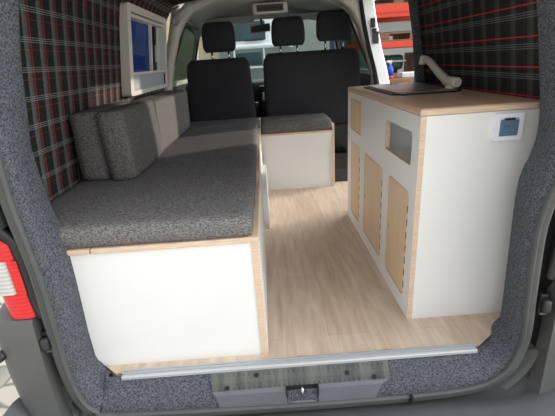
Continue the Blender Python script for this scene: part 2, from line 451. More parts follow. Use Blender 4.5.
# painted body flange and gutter outside the seal (sides and top only; the bumper covers the bottom)
b = B()
prof = [(.022,.012),(.026,-.002),(.032,-.003),(.036,.006)]
loft(b, [offs(B_, d, dy) for d, dy in prof], mi=0)
prof = [(.036,.004),(.038,.06),(.085,.07),(.090,.01)]
low = [i for i in range(N_) if B_[i].z < .03]; first, last = low[0], low[-1]
for rng, m_ in ((range(0, first+1), 1), (range(first, last+1), 0), (range(last, N_), 1)):
    pf_ = prof if m_ else [(.036,.004),(.040,.012),(.085,.02),(.090,.01)]
    loft(b, [[offs(B_, d, dy)[i] for i in rng] for d, dy in pf_], mi=m_)
prof = [(.060,.03),(.062,-.004),(.075,-.014),(.24,.01),(.27,.2)]
idx = [i for i in range(N_) if B_[i].z > .55]
segs = []; cur = [idx[0]]
for i in idx[1:]:
    if i == cur[-1]+1: cur.append(i)
    else: segs.append(cur); cur = [i]
segs.append(cur)
for sg in segs:
    loft(b, [[offs(B_, d, dy)[i] for i in sg] for d, dy in prof], mi=0)
struct(obj('trim_3', b, ['paint','gutter']), 'grey painted body edge around the rear opening')

# aluminium threshold strip
b = B()
x0, x1 = -.521, .628
pr = [(.966,-.004),(.966,.004),(.969,.008),(.974,.009),(.975,.006),(.979,.006),(.980,.010),(.985,.010),(.986,.007),(.990,.007),(.991,.010),(.998,.009),(1.004,.003),(1.004,.0)]
L = loft(b, [[(x, y, z) for y, z in pr] for x in (x0, x1)], smooth=False)
b.faces.new(L[0]); b.faces.new(L[1])
st = thing('threshold_strip', ((x0+x1)/2,.985,0), 'long ridged aluminium threshold strip on the floor edge at the rear opening', 'threshold')
obj('profile', b, 'alu', st)
for x in (-.24,.055,.34,.56,-.46):
    b = B(); tube(b, [(x,.9955,.0065),(x,.9955,.0112)], .0035, 8); obj('screw', b, 'steel', st)

# sill plate (plastic tread below the strip) with latch pocket
sp = thing('sill_plate', (.05,.94,-.10), 'grey dusty plastic sill plate with dark screws in the middle below the aluminium strip', 'sill plate')
def sillsurf(x, t):   # t 0..1 from the strip edge down to the seal
    pts = [(.968,-.004),(.944,-.028),(.936,-.052),(.926,-.060),(.914,-.108)]
    s = t*(len(pts)-1); i = min(int(s), len(pts)-2); f = s-i
    return Vector((x, pts[i][0]+(pts[i+1][0]-pts[i][0])*f, pts[i][1]+(pts[i+1][1]-pts[i][1])*f))
b = B()
xe = [-.235,-.22,-.1,.008,.020,.085,.098,.2,.30,.335]
ts = [0,.25,.5]
L = [[b.verts.new(sillsurf(x + (.012*(t-.25) if x < 0 else 0), t)) for t in ts] for x in xe]
for i in range(len(xe)-1):
    for k in range(len(ts)-1): b.faces.new((L[i][k],L[i+1][k],L[i+1][k+1],L[i][k+1]))
for k in range(34):     # ribs of the tread
    x = -.21 + k*.016
    a, c = sillsurf(x, .06), sillsurf(x, .46)
    box(b, (x-.003, c.y-.002, c.z), (x+.003, c.y+.004, c.z+.02)) if False else tube(b, [a+Vector((0,-.001,0)), c+Vector((0,-.001,0))], .0016, 5)
obj('ribbed_tread', b, 'silltop', sp)
b = B()
def strip(xa, xb, sl, sr):
    ts = [.5,.75,1.0]
    A1 = [sillsurf(xa + sl*(t-.5)*2, t) for t in ts]; A2 = [sillsurf(xb + sr*(t-.5)*2, t) for t in ts]
    vs1 = [b.verts.new(p) for p in A1]; vs2 = [b.verts.new(p) for p in A2]
    for k in range(2): b.faces.new((vs1[k],vs2[k],vs2[k+1],vs1[k+1]))
    bb = [b.verts.new(p+Vector((0,.012,-.002))) for p in A1+A2]
    b.faces.new((vs1[0],vs1[1],bb[1],bb[0])); b.faces.new((vs1[1],vs1[2],bb[2],bb[1])); b.faces.new((vs2[1],vs2[0],bb[3],bb[4])); b.faces.new((vs2[2],vs2[1],bb[4],bb[5]))
strip(-.238,.003,.028,0); strip(.103,.335,0,-.05)
obj('lower_panel', b, 'sill', sp)
for x, t in ((-.185,.40),(-.09,.12),(.20,.22),(.285,.40)):
    p = sillsurf(x, t); b = B(); tube(b, [p+Vector((0,-.0035,.0025)), p+Vector((0,.004,-.003))], .0072, 12); obj('screw', b, 'dkgap', sp)
lt = thing('tailgate_latch', (.053,.935,-.10), 'dark recessed tailgate latch pocket with a small steel striker, centre of the sill plate', 'latch')
b = B(); box(b, (.004,.935,-.115), (.102,.955,-.05)); box(b, (.004,.915,-.118), (.102,.95,-.108)); box(b,(.001,.92,-.11),(.005,.955,-.05)); box(b,(.101,.92,-.11),(.105,.955,-.05))
obj('pocket', b, 'dkgap', lt)
b = B(); tube(b, [(.053,.934,-.055),(.053,.926,-.06),(.053,.922,-.08),(.053,.934,-.095)], .0055, 8); obj('striker', b, 'steel', lt)
b = B(); soft_box(b, (.010,.916,-.112), (.097,.932,-.098), .006, jit=.004); obj('dusty_base', b, 'sill', lt)

# rear bumper
rb_ = thing('rear_bumper', (.055,.80,-.45), 'wide grey plastic rear bumper with a flat step below the rear opening', 'bumper')
b = B()
def bumpline(d, z, ybase):
    out = []
    for k in range(41):
        u = -1 + 2*k/40; x = CX + u*(.91+d)
        edge = max(0, (abs(u)-.72)/.28)
        out.append(Vector((x, ybase + .07*edge**2.2, z + .10*edge**2)))
    return out
loft(b, [bumpline(-.02,-.135,1.05), bumpline(-.02,-.132,.94), bumpline(-.02,-.142,.905), bumpline(-.012,-.128,.895), bumpline(0,-.126,.86), bumpline(.005,-.13,.70), bumpline(.01,-.14,.66), bumpline(.012,-.17,.64), bumpline(.01,-.36,.66), bumpline(-.01,-.42,.72)])
obj('step_shell', b, 'bumper', rb_)
# side pieces rising to the tail lights
for s in (-1, 1):
    b = B()
    def col(z, xin, xout, y0):
        pts = []
        for k in range(9):
            t = k/8; x = xin + (xout-xin)*t
            pts.append(Vector((CX+s*x, y0 + .10*max(0,(t-.6)/.4)**2.4, z)))
        return pts
    rows = [col(.278,.757,.900,.928), col(.270,.755,.905,.918), col(.20,.757,.912,.916), col(.10,.760,.915,.913), col(.0,.757,.905,.908), col(-.07,.752,.885,.900), col(-.115,.74,.865,.885), col(-.14,.72,.85,.875)]
    loft(b, rows)
    inn = [r[0] for r in rows]
    loft(b, [inn, [p + Vector((-s*.0,.05,0)) for p in inn]])
    loft(b, [rows[0], [p+Vector((0,.05,.004)) for p in rows[0]]])
    obj('corner_piece', b, 'bumpside', rb_)
b = B(); tube(b, [(-.822,.955,.165),(-.822,.922,.165),(-.822,.905,.163)], [.012,.016,.012], 12); obj('rubber_stud', b, 'black', rb_)

# tail lights
for s, lab in ((-1, 'red tail light with a clear ribbed band, left of the rear opening'), (1, 'red tail light at the right edge, beside the right side of the opening')):
    t = thing('tail_light', (CX+s*.80,.95,.28), lab, 'tail light')
    def lens(z0, z1, nm, m, inset=0, xi0=None):
        b = B(); rows = []
        nz = 8
        for j in range(nz+1):
            z = z0 + (z1-z0)*j/nz
            u = (z-.283)/.26
            xin = .745 + .006*math.sin(max(0,min(1,u))*PI) + .07*(max(0, u-.80)/.20)**2 + inset
            row = []
            for k in range(9):
                q = k/8; x = xin + (.875-xin)*q
                row.append(Vector((CX+s*x, .925 + .16*max(0,(q-.4)/.6)**2.3 + .01*max(0,.12-q)/.12, z)))
            rows.append(row)
        loft(b, rows)
        loft(b, [[r[0] for r in rows], [r[0]+Vector((0,.03,0)) for r in rows]])
        loft(b, [rows[0], [p+Vector((0,.03,0)) for p in rows[0]]]); loft(b, [rows[-1], [p+Vector((0,.03,0)) for p in rows[-1]]])
        return obj(nm, b, m, t)
    lens(.283,.362,'lower_red_lens','redlens'); lens(.3625,.4645,'reversing_lens','clearlens', inset=.022); lens(.465,.540,'upper_red_lens','redlens')
    # red rim between clear band and opening
    b = B(); loft(b, [[Vector((CX+s*x, y, z)) for x, y in ((.748,.936),(.749,.9265),(.774,.9265))] for z in (.362,.40,.44,.465)]); obj('red_rim', b, 'redlens', t)
    b = B()
    rows = []
    for z, xo in ((.275,.743),(.35,.748),(.45,.748),(.51,.752),(.555,.79),(.575,.88)):
        rows.append([Vector((CX+s*(xo-.020), .945, z+.01)), Vector((CX+s*(xo-.018), .928, z+.008)), Vector((CX+s*(xo+.003), .930, z)), Vector((CX+s*(xo+.004), .96, z))])
    loft(b, rows); obj('black_housing', b, 'black', t)

# bump stops in the gutter
for s, lab in ((-1, 'black rubber bump stop in the gutter below the left tail light'), (1, 'black rubber bump stop in the gutter right of the opening')):
    x = CX + s*.742 if s < 0 else CX + s*.732
    t = thing('bump_stop', (x,.945,.16), lab, 'bump stop')
    b = B(); box(b, (x-.013,.935,.155), (x+.013,.965,.225), .004); obj('bracket', b, 'gutter', t)
    b = B(); soft_box(b, (x-.012,.915,.170), (x+.012,.937,.212), .006); obj('rubber_wedge', b, 'dkplastic', t)
    b = B(); box(b, (x-.011,.928,.157), (x+.011,.936,.166), .002); obj('clip', b, 'paint', t)

# ------------------------------------------------------------------ bed box
bx = thing('bed_box', (-.42,1.02,0), 'white laminate bed box with plywood edges on the left under the long grey mattress', 'bed box')
BX = -.050
b = B(); box(b, (-.62,1.032,.0), (-.072,1.048,.420)); box(b,(-.80,1.06,.0),(-.62,1.076,.42)); 
obj('front_panel', b, 'white', bx)
b = B(); box(b, (-.0718,1.029,0), (BX,2.75,.424)); 
obj('side_panel', b, 'ply_edge', bx, label='panel along the aisle with a bare plywood edge')
quick('side_face', (BX,1.036,.004), (BX+.002,2.75,.42), 'white', bx)
b = B(); plate(b, [(1.55,.42),(2.75,.42),(2.75,.475),(1.66,.475),(1.62,.468),(1.585,.445)], [], lambda y, z: Vector((BX-.012,y,z)), (.014,0,0)); obj('raised_edge', b, 'ply_edge', bx)
b = B(); box(b, (-.655,1.025,.4205), (-.5475,2.75,.4365), .002); box(b, (-.80,1.055,.4205), (-.657,2.75,.4365), .002)
obj('lid_board', b, 'ply_edge', bx)
b = B(); box(b, (-.5435,1.025,.4205), (BX+.002,2.75,.4365), .002)
obj('lid_board', b, 'ply_edge', bx)
# rounded cover on the aisle side of the bed box
b = B(); plate(b, rrect(1.80,.07,2.34,.34,.12,6), [rrect(2.02,.18,2.10,.215,.015,3)], lambda y, z: Vector((BX+.003,y,z)), (.026,0,0))
tb = obj('rounded_cover', b, 'white', bx, label='rounded white cover with a small slot')
quick('slot_insert', (BX+.004,2.02,.18), (BX+.010,2.10,.215), 'black', tb)

# L-shaped end box
lb = thing('bench_end_box', (.21,2.95,0), 'small white box with a plywood edged side panel below the short dark cushion', 'storage box')
quick('front_panel', (-.046,2.772,.0), (.468,2.788,.352), 'white', lb)
quick('upper_rail', (-.046,2.762,.352), (.468,2.788,.412), 'white', lb)
quick('lid_board', (-.046,2.762,.4125), (.468,3.14,.4265), 'ply_edge', lb, bev=.002)
b = B(); plate(b, [(2.76,0),(3.14,0),(3.14,.470),(2.80,.470),(2.775,.462),(2.76,.442)], [], lambda y, z: Vector((.4685,y,z)), (.016,0,0), mi=0, mi_side=1)
obj('side_panel', b, ['white','ply_edge'], lb)

# mattress and cushions
b = B(); soft_box(b, (-.795,1.028,.437), (BX-.013,2.757,.503), .014, puff=.003, jit=.0025)
tag(obj('mattress', b, 'fabric'), 'long grey woven mattress lying on the white bed box', 'mattress')
b = B(); soft_box(b, (-.795,2.762,.438), (-.055,3.14,.503), .014, puff=.003, jit=.0025)
tag(obj('mattress', b, 'fabric'), 'far grey mattress section at the head end, against the driver seat', 'mattress')
quick('head_board', (-.80,2.77,0), (-.075,3.135,.436), 'white', bx)
b = B(); soft_box(b, (-.044,2.764,.4275), (.466,3.13,.505), .010, puff=.002, jit=.002)
tag(obj('seat_cushion', b, 'fabric_dark'), 'short dark grey seat cushion on the small white end box', 'cushion')
b = B(); soft_box(b, (-.715,1.985,.505), (-.553,2.86,.765), .010, puff=.002, jit=.0025, rot=Matrix.Rotation(.04,3,'Y'), piv=(-.6,2.4,.505))
tag(obj('backrest_cushion', b, 'fabric'), 'long grey backrest cushion standing on the mattress below the window', 'cushion')
b = B(); soft_box(b, (-.765,1.525,.506), (-.648,1.975,.775), .012, puff=.005, jit=.004, rot=Matrix.Rotation(.015,3,'Y'), piv=(-.65,1.7,.506), seed=2)
tag(obj('loose_cushion', b, 'fabric_dark'), 'upright grey box cushion against the plaid wall, behind the leaning one', 'cushion')
b = B(); soft_box(b, (-.636,1.50,.508), (-.536,1.975,.778), .011, puff=.004, jit=.004, rot=Matrix.Rotation(-.045,3,'Y'), piv=(-.54,1.7,.508), seed=5)
tag(obj('loose_cushion', b, 'fabric_dark'), 'leaning grey box cushion on the mattress, nearest to the aisle', 'cushion')

# ------------------------------------------------------------------ kitchen
KX = .464; KY0 = 1.154; KY1 = 2.20; KZ = .735; KR = .845
kt = thing('kitchen_cabinet', ((KX+KR)/2,1.68,0), 'white laminate kitchen cabinet with birch doors along the right wall', 'cabinet')
doors = [rrect(1.212,.062,1.432,.476,.022,3), rrect(1.515,.062,1.812,.476,.022,3), rrect(1.908,.062,2.112,.476,.022,3)]
small = chrect(1.895,.543,2.140,.703,.004)
niche = rrect(1.214,.566,1.495,.678,.014)
b = B(); plate(b, [(KY0,0),(KY1,0),(KY1,KZ),(KY0,KZ)], doors+[small, niche], lambda y, z: Vector((KX,y,z)), (.018,0,0), mi=0, mi_side=1)
obj('front_panel', b, ['white','ply_edge'], kt)
quick('end_panel', (KX+.0185,KY0+.001,0), (KR,KY0+.018,KZ), 'white', kt)
quick('far_end_panel', (KX+.0185,KY1-.018,0), (KR,KY1,KZ), 'white', kt)
quick('back_panel', (KR-.01,KY0+.018,0), (KR,KY1-.018,KZ), 'white', kt)
quick('bottom_board', (KX+.0185,KY0+.018,0), (KR-.01,KY1-.018,.018), 'white', kt)
b = B(); box(b, (KX-.002,KY0-.002,KZ+.0005), (KR,KY1+.004,.757), .006, 2); wt = obj('worktop', b, 'worktop', kt, label='wooden worktop with rounded edge')
quick('edge_band', (KX-.0035,KY0-.0035,KZ+.002), (KR-.03,KY0-.0022,.752), 'ply_edge', wt)
def shrink(poly, d):
    cy = sum(p[0] for p in poly)/len(poly); cz = sum(p[1] for p in poly)/len(poly)
    hy = max(p[0] for p in poly)-cy; hz = max(p[1] for p in poly)-cz
    return [(cy+(p[0]-cy)*(1-d/hy), cz+(p[1]-cz)*(1-d/hz)) for p in poly]
def kdoor(poly, knob, nm='door'):
    b = B(); plate(b, shrink(poly,.0035), [], lambda y, z: Vector((KX+.001,y,z)), (.015,0,0)); d = obj(nm, b, 'ply_face', kt, label='pale birch '+nm.replace('_',' '))
    b = B(); y, z = knob
    ring = [(KX+.002,.008),(KX-.003,.008),(KX-.003,.0055),(KX,.005)]
    loft(b, [[Vector((x, y+r*math.cos(2*PI*k/14), z+r*math.sin(2*PI*k/14))) for k in range(14)] for x, r in ring], close=True)
    obj('lock_ring', b, 'steel', d)
    b = B(); tube(b, [(KX+.0005,y,z),(KX-.001,y,z)], .0048, 12); obj('lock_button', b, 'dkplastic', d)
    return d
for i, (poly, knob) in enumerate(zip(doors, ((1.412,.265),(1.79,.262),(2.092,.335)))):
    d = kdoor(poly, knob)
    y = min(p[0] for p in poly)-.0
    for k in range(7): quick('hinge_knuckle', (KX-.001, y-.001, .10+k*.05), (KX+.004, y+.0045, .125+k*.05), 'dkplastic', d)
kdoor(small, (2.02,.689), 'flap')
# inside of the niche
b = B(); ya, yb, za, zb = 1.25,1.567,.545,.68
box(b, (KX+.0185,ya,za-.012), (KX+.16,yb,za)); box(b, (KX+.0185,ya,zb), (KX+.16,yb,zb+.012)); box(b, (KX+.0185,ya-.012,za-.012), (KX+.16,ya,zb+.012)); box(b, (KX+.0185,yb,za-.012), (KX+.16,yb+.012,zb+.012)); box(b, (KX+.16,ya-.012,za-.012), (KX+.17,yb+.012,zb+.012))
obj('niche_box', b, 'white', kt)
# socket
so = thing('power_socket', (.725,KY0,.645), 'white square power socket with a blue-grey flap on the cabinet end panel', 'socket')
b = B(); plate(b, rrect(.687,.646,.776,.728,.006,3), [rrect(.7035,.660,.7615,.7135,.003,2)], lambda x, z: Vector((x,KY0-.0005,z)), (0,-.009,0)); obj('frame', b, 'socket', so)
quick('back_plate', (.703,KY0-.003,.659), (.762,KY0-.0005,.714), 'socket', so)
fl = quick('flap', (.7045,KY0-.012,.6615), (.7605,KY0-.0035,.708), 'socket_blue', so, bev=.002)
quick('hinge', (.718,KY0-.014,.7085), (.747,KY0-.0035,.7145), 'dkplastic', so, bev=.001)
b = B()
for x in (.717,.7245,.732): tube(b, [(x,KY0-.0122,.6905),(x,KY0-.0128,.6905)], .0018, 8)
obj('marking', b, 'black', fl)

# sink with glass lid
sk = thing('sink_unit', (.66,1.86,.757), 'dark glass topped steel sink set in the wooden worktop', 'sink')
def sring(y0, y1, x0, x1, c): return [(x0+c,y0),(x1-c,y0),(x1,y0+c),(x1,y1-c),(x1-c,y1),(x0+c,y1),(x0,y1-c),(x0,y0+c)]
b = B(); plate(b, sring(1.555,2.10,.515,.80,.04), [], lambda x, y: Vector((x,y,.7575)), (0,0,.005)); obj('rim', b, 'black', sk)
b = B(); plate(b, rrect(.53,1.575,.79,2.085,.035), [], lambda x, y: Vector((x,y,.7628)), (0,0,.005)); gl_ = obj('lid', b, mat('painted_reflection_lid',(120,116,106),.3,metal=.35,rgb2=(150,144,132),scale=5), sk)  # lid colour lightened to carry the reflection of the bright outside
b = B(); tube(b, [(.66+.022*math.cos(2*PI*k/16),2.03+.022*math.sin(2*PI*k/16),.769) for k in range(17)], .002, 6); obj('drain_ring', b, 'steel', sk)

# faucet: fold-down tap, base near the right wall
fc = thing('faucet', (.765,1.63,.757), 'cream plastic kitchen tap with an angled spout standing behind the sink', 'tap')
b = B(); tube(b, [(.768,1.63,.757),(.768,1.63,.764),(.768,1.63,.778)], [.024,.022,.017], 16); obj('base', b, 'faucet', fc)
b = B(); tube(b, [(.764,1.680,.794),(.766,1.67,.794),(.778,1.60,.790),(.7795,1.592,.790)], [.015,.019,.0205,.018], 20); obj('body', b, 'faucet', fc)
pts = [(.767,1.655,.795),(.766,1.70,.808),(.765,1.76,.832),(.763,1.825,.862),(.760,1.87,.880),(.758,1.895,.883)]
b = B(); tube(b, dens(pts,4), [.0175]*9+[.016]*6+[.014]*6, 14); obj('spout', b, 'faucet', fc)
b = B(); tube(b, [(.757,1.898,.896),(.756,1.901,.888),(.754,1.907,.863),(.754,1.907,.857)], [.013,.0165,.0165,.014], 16); obj('nozzle', b, 'faucet', fc)

# small black tray on the floor by the bench seat
ty = thing('plastic_tray', (.555,2.93,0), 'black plastic seat rail box on the floor between end box and kitchen', 'seat rail')
b = B(); plate(b, rrect(.495,2.86,.62,3.10,.015), [rrect(.507,2.872,.608,3.088,.010)], lambda x, y: Vector((x,y,.11)), (0,0,.115)); obj('rim', b, 'black', ty)
quick('tray_body', (.50,2.865,0), (.615,3.095,.11), 'dkplastic', ty, bev=.008)

# ------------------------------------------------------------------ seats
def headrest(par, x, y, z0, z1, w):
    b = B()
    h = z1-z0
    rows = []
    for j in range(13):
        u = j/12; z = z0+h*u
        wd = w*(.96 - .14*u**3 - .05*(1-u)**3); th = .045*(1-.5*(2*u-1)**4)
        if j in (0,12): wd *= .86; th *= .55
        if j in (1,11): wd *= .965; th *= .88
        rows.append([Vector((x + wd/2*(abs(math.cos(a))**.45)*math.copysign(1,math.cos(a)), y + th*(abs(math.sin(a))**.6)*math.copysign(1,math.sin(a)) + .02*(u-.5), z)) for a in [2*PI*k/28 for k in range(28)]])
    L = loft(b, rows, close=True); b.faces.new(L[0]); b.faces.new(L[-1])
    hr = obj('headrest', b, 'seatfab', par)
    for dx in (-.062,.062):
        b = B(); tube(b, [(x+dx*w/.26,y,z0-.07),(x+dx*w/.26,y,z0+.01)], .008, 8); obj('headrest_post', b, 'chrome', hr)
def seatback(bm, x0, x1, y, z0, z1, th=.05, lean=.04, taper=.05):
    rows = []
    cx = (x0+x1)/2; hw = (x1-x0)/2
    for j in range(21):
        u = j/20; z = z0+(z1-z0)*u
        w = hw*(1-taper*u)
        t = th*(1-.35*u)
        e = max(0, (u-.9)/.1)
        w -= .035*e**2.2; t *= (1-.5*e**2)
        rows.append([Vector((cx + w*(abs(math.cos(a))**.25)*math.copysign(1,math.cos(a)), y + lean*u + t*(abs(math.sin(a))**.55)*math.copysign(1,math.sin(a)), z)) for a in [2*PI*k/40 for k in range(40)]])
    L = loft(bm, rows, close=True); bm.faces.new(L[0]); bm.faces.new(L[-1])
ds = thing('driver_seat', (-.345,3.45,-.03), 'black single driver seat with headrest, left of the gap between the seats', 'seat')
b = B(); seatback(b, -.632,-.070,3.235,.36,.958, taper=.12); obj('backrest', b, 'seatfab', ds)
b = B(); soft_box(b, (-.60,3.27,.30), (-.11,3.78,.43), .04, puff=.01); obj('seat_cushion', b, 'seatfab', ds)
quick('seat_base', (-.55,3.27,-.03), (-.14,3.72,.30), 'dkplastic', ds, bev=.02)
b = B(); box(b, (-.66,3.22,.40), (-.635,3.30,.60), .01); obj('side_trim', b, 'dkplastic', ds)
headrest(ds, -.325, 3.285, 1.005, 1.222, .275)
b = B(); tube(b, [(-.075,3.34,.40),(-.072,3.33,.55),(-.070,3.32,.60)], [.012,.010,.016], 8); obj('belt_buckle', b, 'black', ds)
bs = thing('passenger_bench', (.375,3.45,-.03), 'wide black double passenger seat with two headrests', 'seat')
b = B(); seatback(b, -.012,.800,3.235,.10,.972, taper=.05); obj('backrest', b, 'seatfab', bs)
b = B(); soft_box(b, (0,3.27,.28), (.77,3.78,.42), .04, puff=.01); obj('seat_cushion', b, 'seatfab', bs)
quick('seat_base', (.03,3.27,-.03), (.74,3.72,.28), 'dkplastic', bs, bev=.02)
quick('lower_back_panel', (.02,3.165,.09), (.765,3.20,.40), 'black', bs, bev=.012)
headrest(bs, .218, 3.285, 1.018, 1.225, .280)
headrest(bs, .580, 3.285, 1.035, 1.252, .298)

# ------------------------------------------------------------------ cab shell
# window_1 : camper window in the left wall
w1 = bpy.data.objects.new('window_1', None); COL.objects.link(w1); w1.location = (-.70,2.58,.79); struct(w1, 'framed side window with a roller blind in the left wall')
def wx(z): return -.714 + (z-.785)*(.064/.45)
def wmap(off): return lambda y, z: Vector((wx(z)+off, y, z))
b = B(); plate(b, rrect(2.17,.785,3.01,1.238,.02,3), [[(2.225,.905),(2.965,.905),(2.965,1.175),(2.225,1.175)], [(2.225,.808),(2.965,.808),(2.965,.893),(2.225,.893)], [(2.235,1.192),(2.975,1.192),(2.975,1.200),(2.235,1.200)]], wmap(0), (-.055,0,0)); obj('window_frame', b, 'frame', w1)
b = B(); plate(b, [(2.235,1.19),(2.975,1.19),(2.975,1.202),(2.235,1.202)], [], wmap(-.02), (-.004,0,0)); obj('blind_slot', b, 'black', w1)
b = B(); plate(b, [(2.222,.806),(2.968,.806),(2.968,.895),(2.222,.895)], [], wmap(-.012), (-.006,0,0)); obj('blind_panel', b, 'blind', w1)
b = B(); plate(b, [(2.222,.90),(2.968,.90),(2.968,1.178),(2.222,1.178)], [], wmap(-.045), (-.003,0,0)); obj('pane', b, 'tint', w1)
b = B(); plate(b, [(2.69,.90),(2.72,.90),(2.72,1.176),(2.69,1.176)], [], wmap(-.025), (-.015,0,0)); plate(b, [(2.84,.90),(2.90,.90),(2.90,1.176),(2.84,1.176)], [], wmap(-.025), (-.015,0,0)); obj('sash_bar', b, 'frame', w1)
b = B(); plate(b, [(2.76,1.06),(2.80,1.06),(2.80,1.17),(2.76,1.17)], [], wmap(-.02), (-.02,0,0)); plate(b, [(2.74,.905),(2.80,.905),(2.80,.96),(2.74,.96)], [], wmap(-.02), (-.02,0,0)); obj('catch', b, 'black', w1)
b = B(); plate(b, [(2.945,.815),(2.952,.815),(2.952,.88),(2.945,.88)], [], wmap(-.002), (-.008,0,0)); obj('blind_handle', b, 'dkplastic', w1)

# B pillars
def pillar(name, side, m, y0=3.10, y1=3.22):
    b = B(); rows = []
    for z, d, w in ((-.03,.80,.09),(.45,.79,.09),(.755,.775,.085),(.95,.72,.075),(1.12,.655,.075),(1.22,.60,.10),(1.29,.52,.16),(1.325,.40,.2)):
        rows.append([Vector((CX+side*d,y0+.02,z)), Vector((CX+side*(d+.012),y0,z)), Vector((CX+side*(d+w),y0,z+.0)), Vector((CX+side*(d+w),y1,z)), Vector((CX+side*(d+.006),y1,z))])
    L = loft(b, rows, close=True); b.faces.new(L[0]); b.faces.new(L[-1])
    return struct(obj(name, b, m))
pillar('trim_8', -1, 'trim_light')['label'] = 'pale pillar trim behind the driver door'
pillar('trim_9', 1, 'trim_light', 2.98, 3.14)['label'] = 'pale pillar trim beside the passenger bench'
# dark seal and white painted jamb on the right pillar
b = B(); pts = [(.835,2.965,-.02),(.835,2.965,.45),(.815,2.965,.755),(.765,2.965,.95),(.725,2.965,1.12),(.70,2.965,1.27)]
pts = [(x+.01,y,z) for x,y,z in pts]
tube(b, dens(pts,4), .013, 10); struct(obj('trim_10', b, 'dkgap'), 'black door seal on the right pillar')
b = B(); rows = []
for z, xa in ((-.05,.905),(.45,.895),(.68,.872),(.80,.845),(.95,.800),(1.12,.760),(1.27,.732),(1.36,.715)):
    xa += -.012
    rows.append([Vector((xa,2.975,z)), Vector((xa,2.945,z)), Vector((xa+.070,2.945,z)), Vector((xa+.080,2.96,z)), Vector((xa+.080,3.12,z)), Vector((xa,3.12,z))])
L = loft(b, rows, close=True, smooth=False); b.faces.new(L[0]); b.faces.new(L[-1])
struct(obj('trim_11', b, 'vanwhite'), 'white painted door jamb on the right pillar')
dl = thing('door_catch', (.80,2.93,1.03), 'black door catch with a steel plate on the white right door jamb', 'door catch')
quick('catch_body', (.778,2.926,1.09), (.808,2.944,1.15), 'black', dl, bev=.004); quick('catch_plate', (.794,2.930,.985), (.836,2.944,1.065), 'dkplastic', dl, bev=.003)
quick('catch_hook', (.788,2.918,1.055), (.816,2.944,1.085), 'black', dl, bev=.004)

# cab roof, windscreen, front doors
b = B()
xs = [-.60,-.50,-.3,.055,.41,.61,.71]
rows = []
for y, dz in ((2.99,0),(3.2,.012),(3.5,.012),(3.75,-.005),(3.95,-.04),(4.0,-.055)):
    rows.append([Vector((x, y, 1.338+dz-.14*abs((x-CX)/.65)**5)) for x in xs])
loft(b, rows); fs = list(b.faces); ex = bmesh.ops.extrude_face_region(b, geom=fs)
for g in ex['geom']:
    if isinstance(g, bmesh.types.BMVert): g.co.z += .05
struct(obj('trim_12', b, 'headliner'), 'pale headliner over the cab')
w2 = bpy.data.objects.new('window_2', None); COL.objects.link(w2); w2.location = (CX,4.2,.75); struct(w2, 'front windscreen')
b = B(); V_ = [(-.585,3.98,1.29),(.695,3.98,1.29),(.84,4.48,.70),(-.73,4.48,.70)]
vs = [b.verts.new(p) for p in V_]; f = b.faces.new(vs); ex = bmesh.ops.extrude_face_region(b, geom=[f])
for g in ex['geom']:
    if isinstance(g, bmesh.types.BMVert): g.co.y += .006
obj('pane', b, 'glass', w2)
def frontdoor(name, side, lab):
    d = bpy.data.objects.new(name, None); COL.objects.link(d); d.location = (CX+side*.83,3.7,0); struct(d, lab)
    def X(z): return CX + side*(.82 if z < .76 else .82-.22*(z-.76)/.5)
    def mp(y, z): return Vector((X(z), y, z))
    b = B()
    plate(b, [(3.2,-.05),(4.5,-.05),(4.5,.76),(3.2,.76)], [], mp, (side*.05,0,0)); obj('door_panel', b, 'dkplastic', d)
    # frame ring of the side window
    b = B(); outer = [(3.16,.762),(4.46,.762),(3.97,1.27),(3.16,1.27)]; inner = [(3.19,.80),(4.32,.80),(3.94,1.22),(3.20,1.22)]
    plate(b, outer, [inner], mp, (side*.03,0,0)); obj('window_frame', b, 'trim_light', d)
    b = B(); plate(b, [(3.185,.79),(4.34,.79),(3.95,1.23),(3.19,1.23)], [], lambda y, z: mp(y,z)+Vector((side*.012,0,0)), (side*.003,0,0)); obj('pane', b, 'sideglass', d)
    b = B(); tube(b, [mp(y,z)+Vector((-side*.006,0,0)) for y, z in ((3.20,.80),(3.20,1.0),(3.21,1.19),(3.25,1.22),(3.94,1.22),(4.32,.80))], .010, 8); obj('window_seal', b, 'black', d)
    return d
frontdoor('door_1', -1, 'driver door with its side window'); frontdoor('door_2', 1, 'passenger door with its side window')
b = B()
for s in (-1,1):
    tube(b, [(CX+s*.80,4.49,.70),(CX+s*.735,4.25,.97),(CX+s*.655,4.0,1.27)], [.03,.028,.026], 10)
struct(obj('trim_13', b, 'trim_light'), 'windscreen pillars')
# sun visors
for x0, x1, lab in ((-.47,-.05,'pale sun visor above the driver side of the windscreen'),(.26,.66,'pale sun visor above the passenger side of the windscreen')):
    t = thing('sun_visor', ((x0+x1)/2,3.85,1.27), lab, 'sun visor')
    b = B(); soft_box(b, (x0,3.72,1.262), (x1,3.93,1.278), .007, rot=Matrix.Rotation(-.12,3,'X')); obj('visor_pad', b, 'headliner', t)
    xe_ = x1 if x0 < 0 else x0
    b = B(); tube(b, [(xe_,3.80,1.272),(xe_,3.76,1.285),(xe_-(.12 if x0<0 else -.12),3.745,1.287)], .006, 6); obj('pivot_rod', b, 'dkplastic', t)
# roof console
rc = thing('roof_console', (.09,3.35,1.26), 'pale roof console with a dark lamp panel above the windscreen', 'roof console')
b = B(); box(b, (-.045,3.285,1.255), (.225,3.60,1.335), .015); obj('housing', b, 'trim_light', rc)
b = B(); box(b, (-.012,3.276,1.272), (.192,3.29,1.318), .004); obj('lamp_panel', b, mat('brown_grey_plastic',(74,66,64),.5), rc)
b = B(); box(b, (-.010,3.274,1.290), (.190,3.278,1.296)); obj('panel_rib', b, 'black', rc)
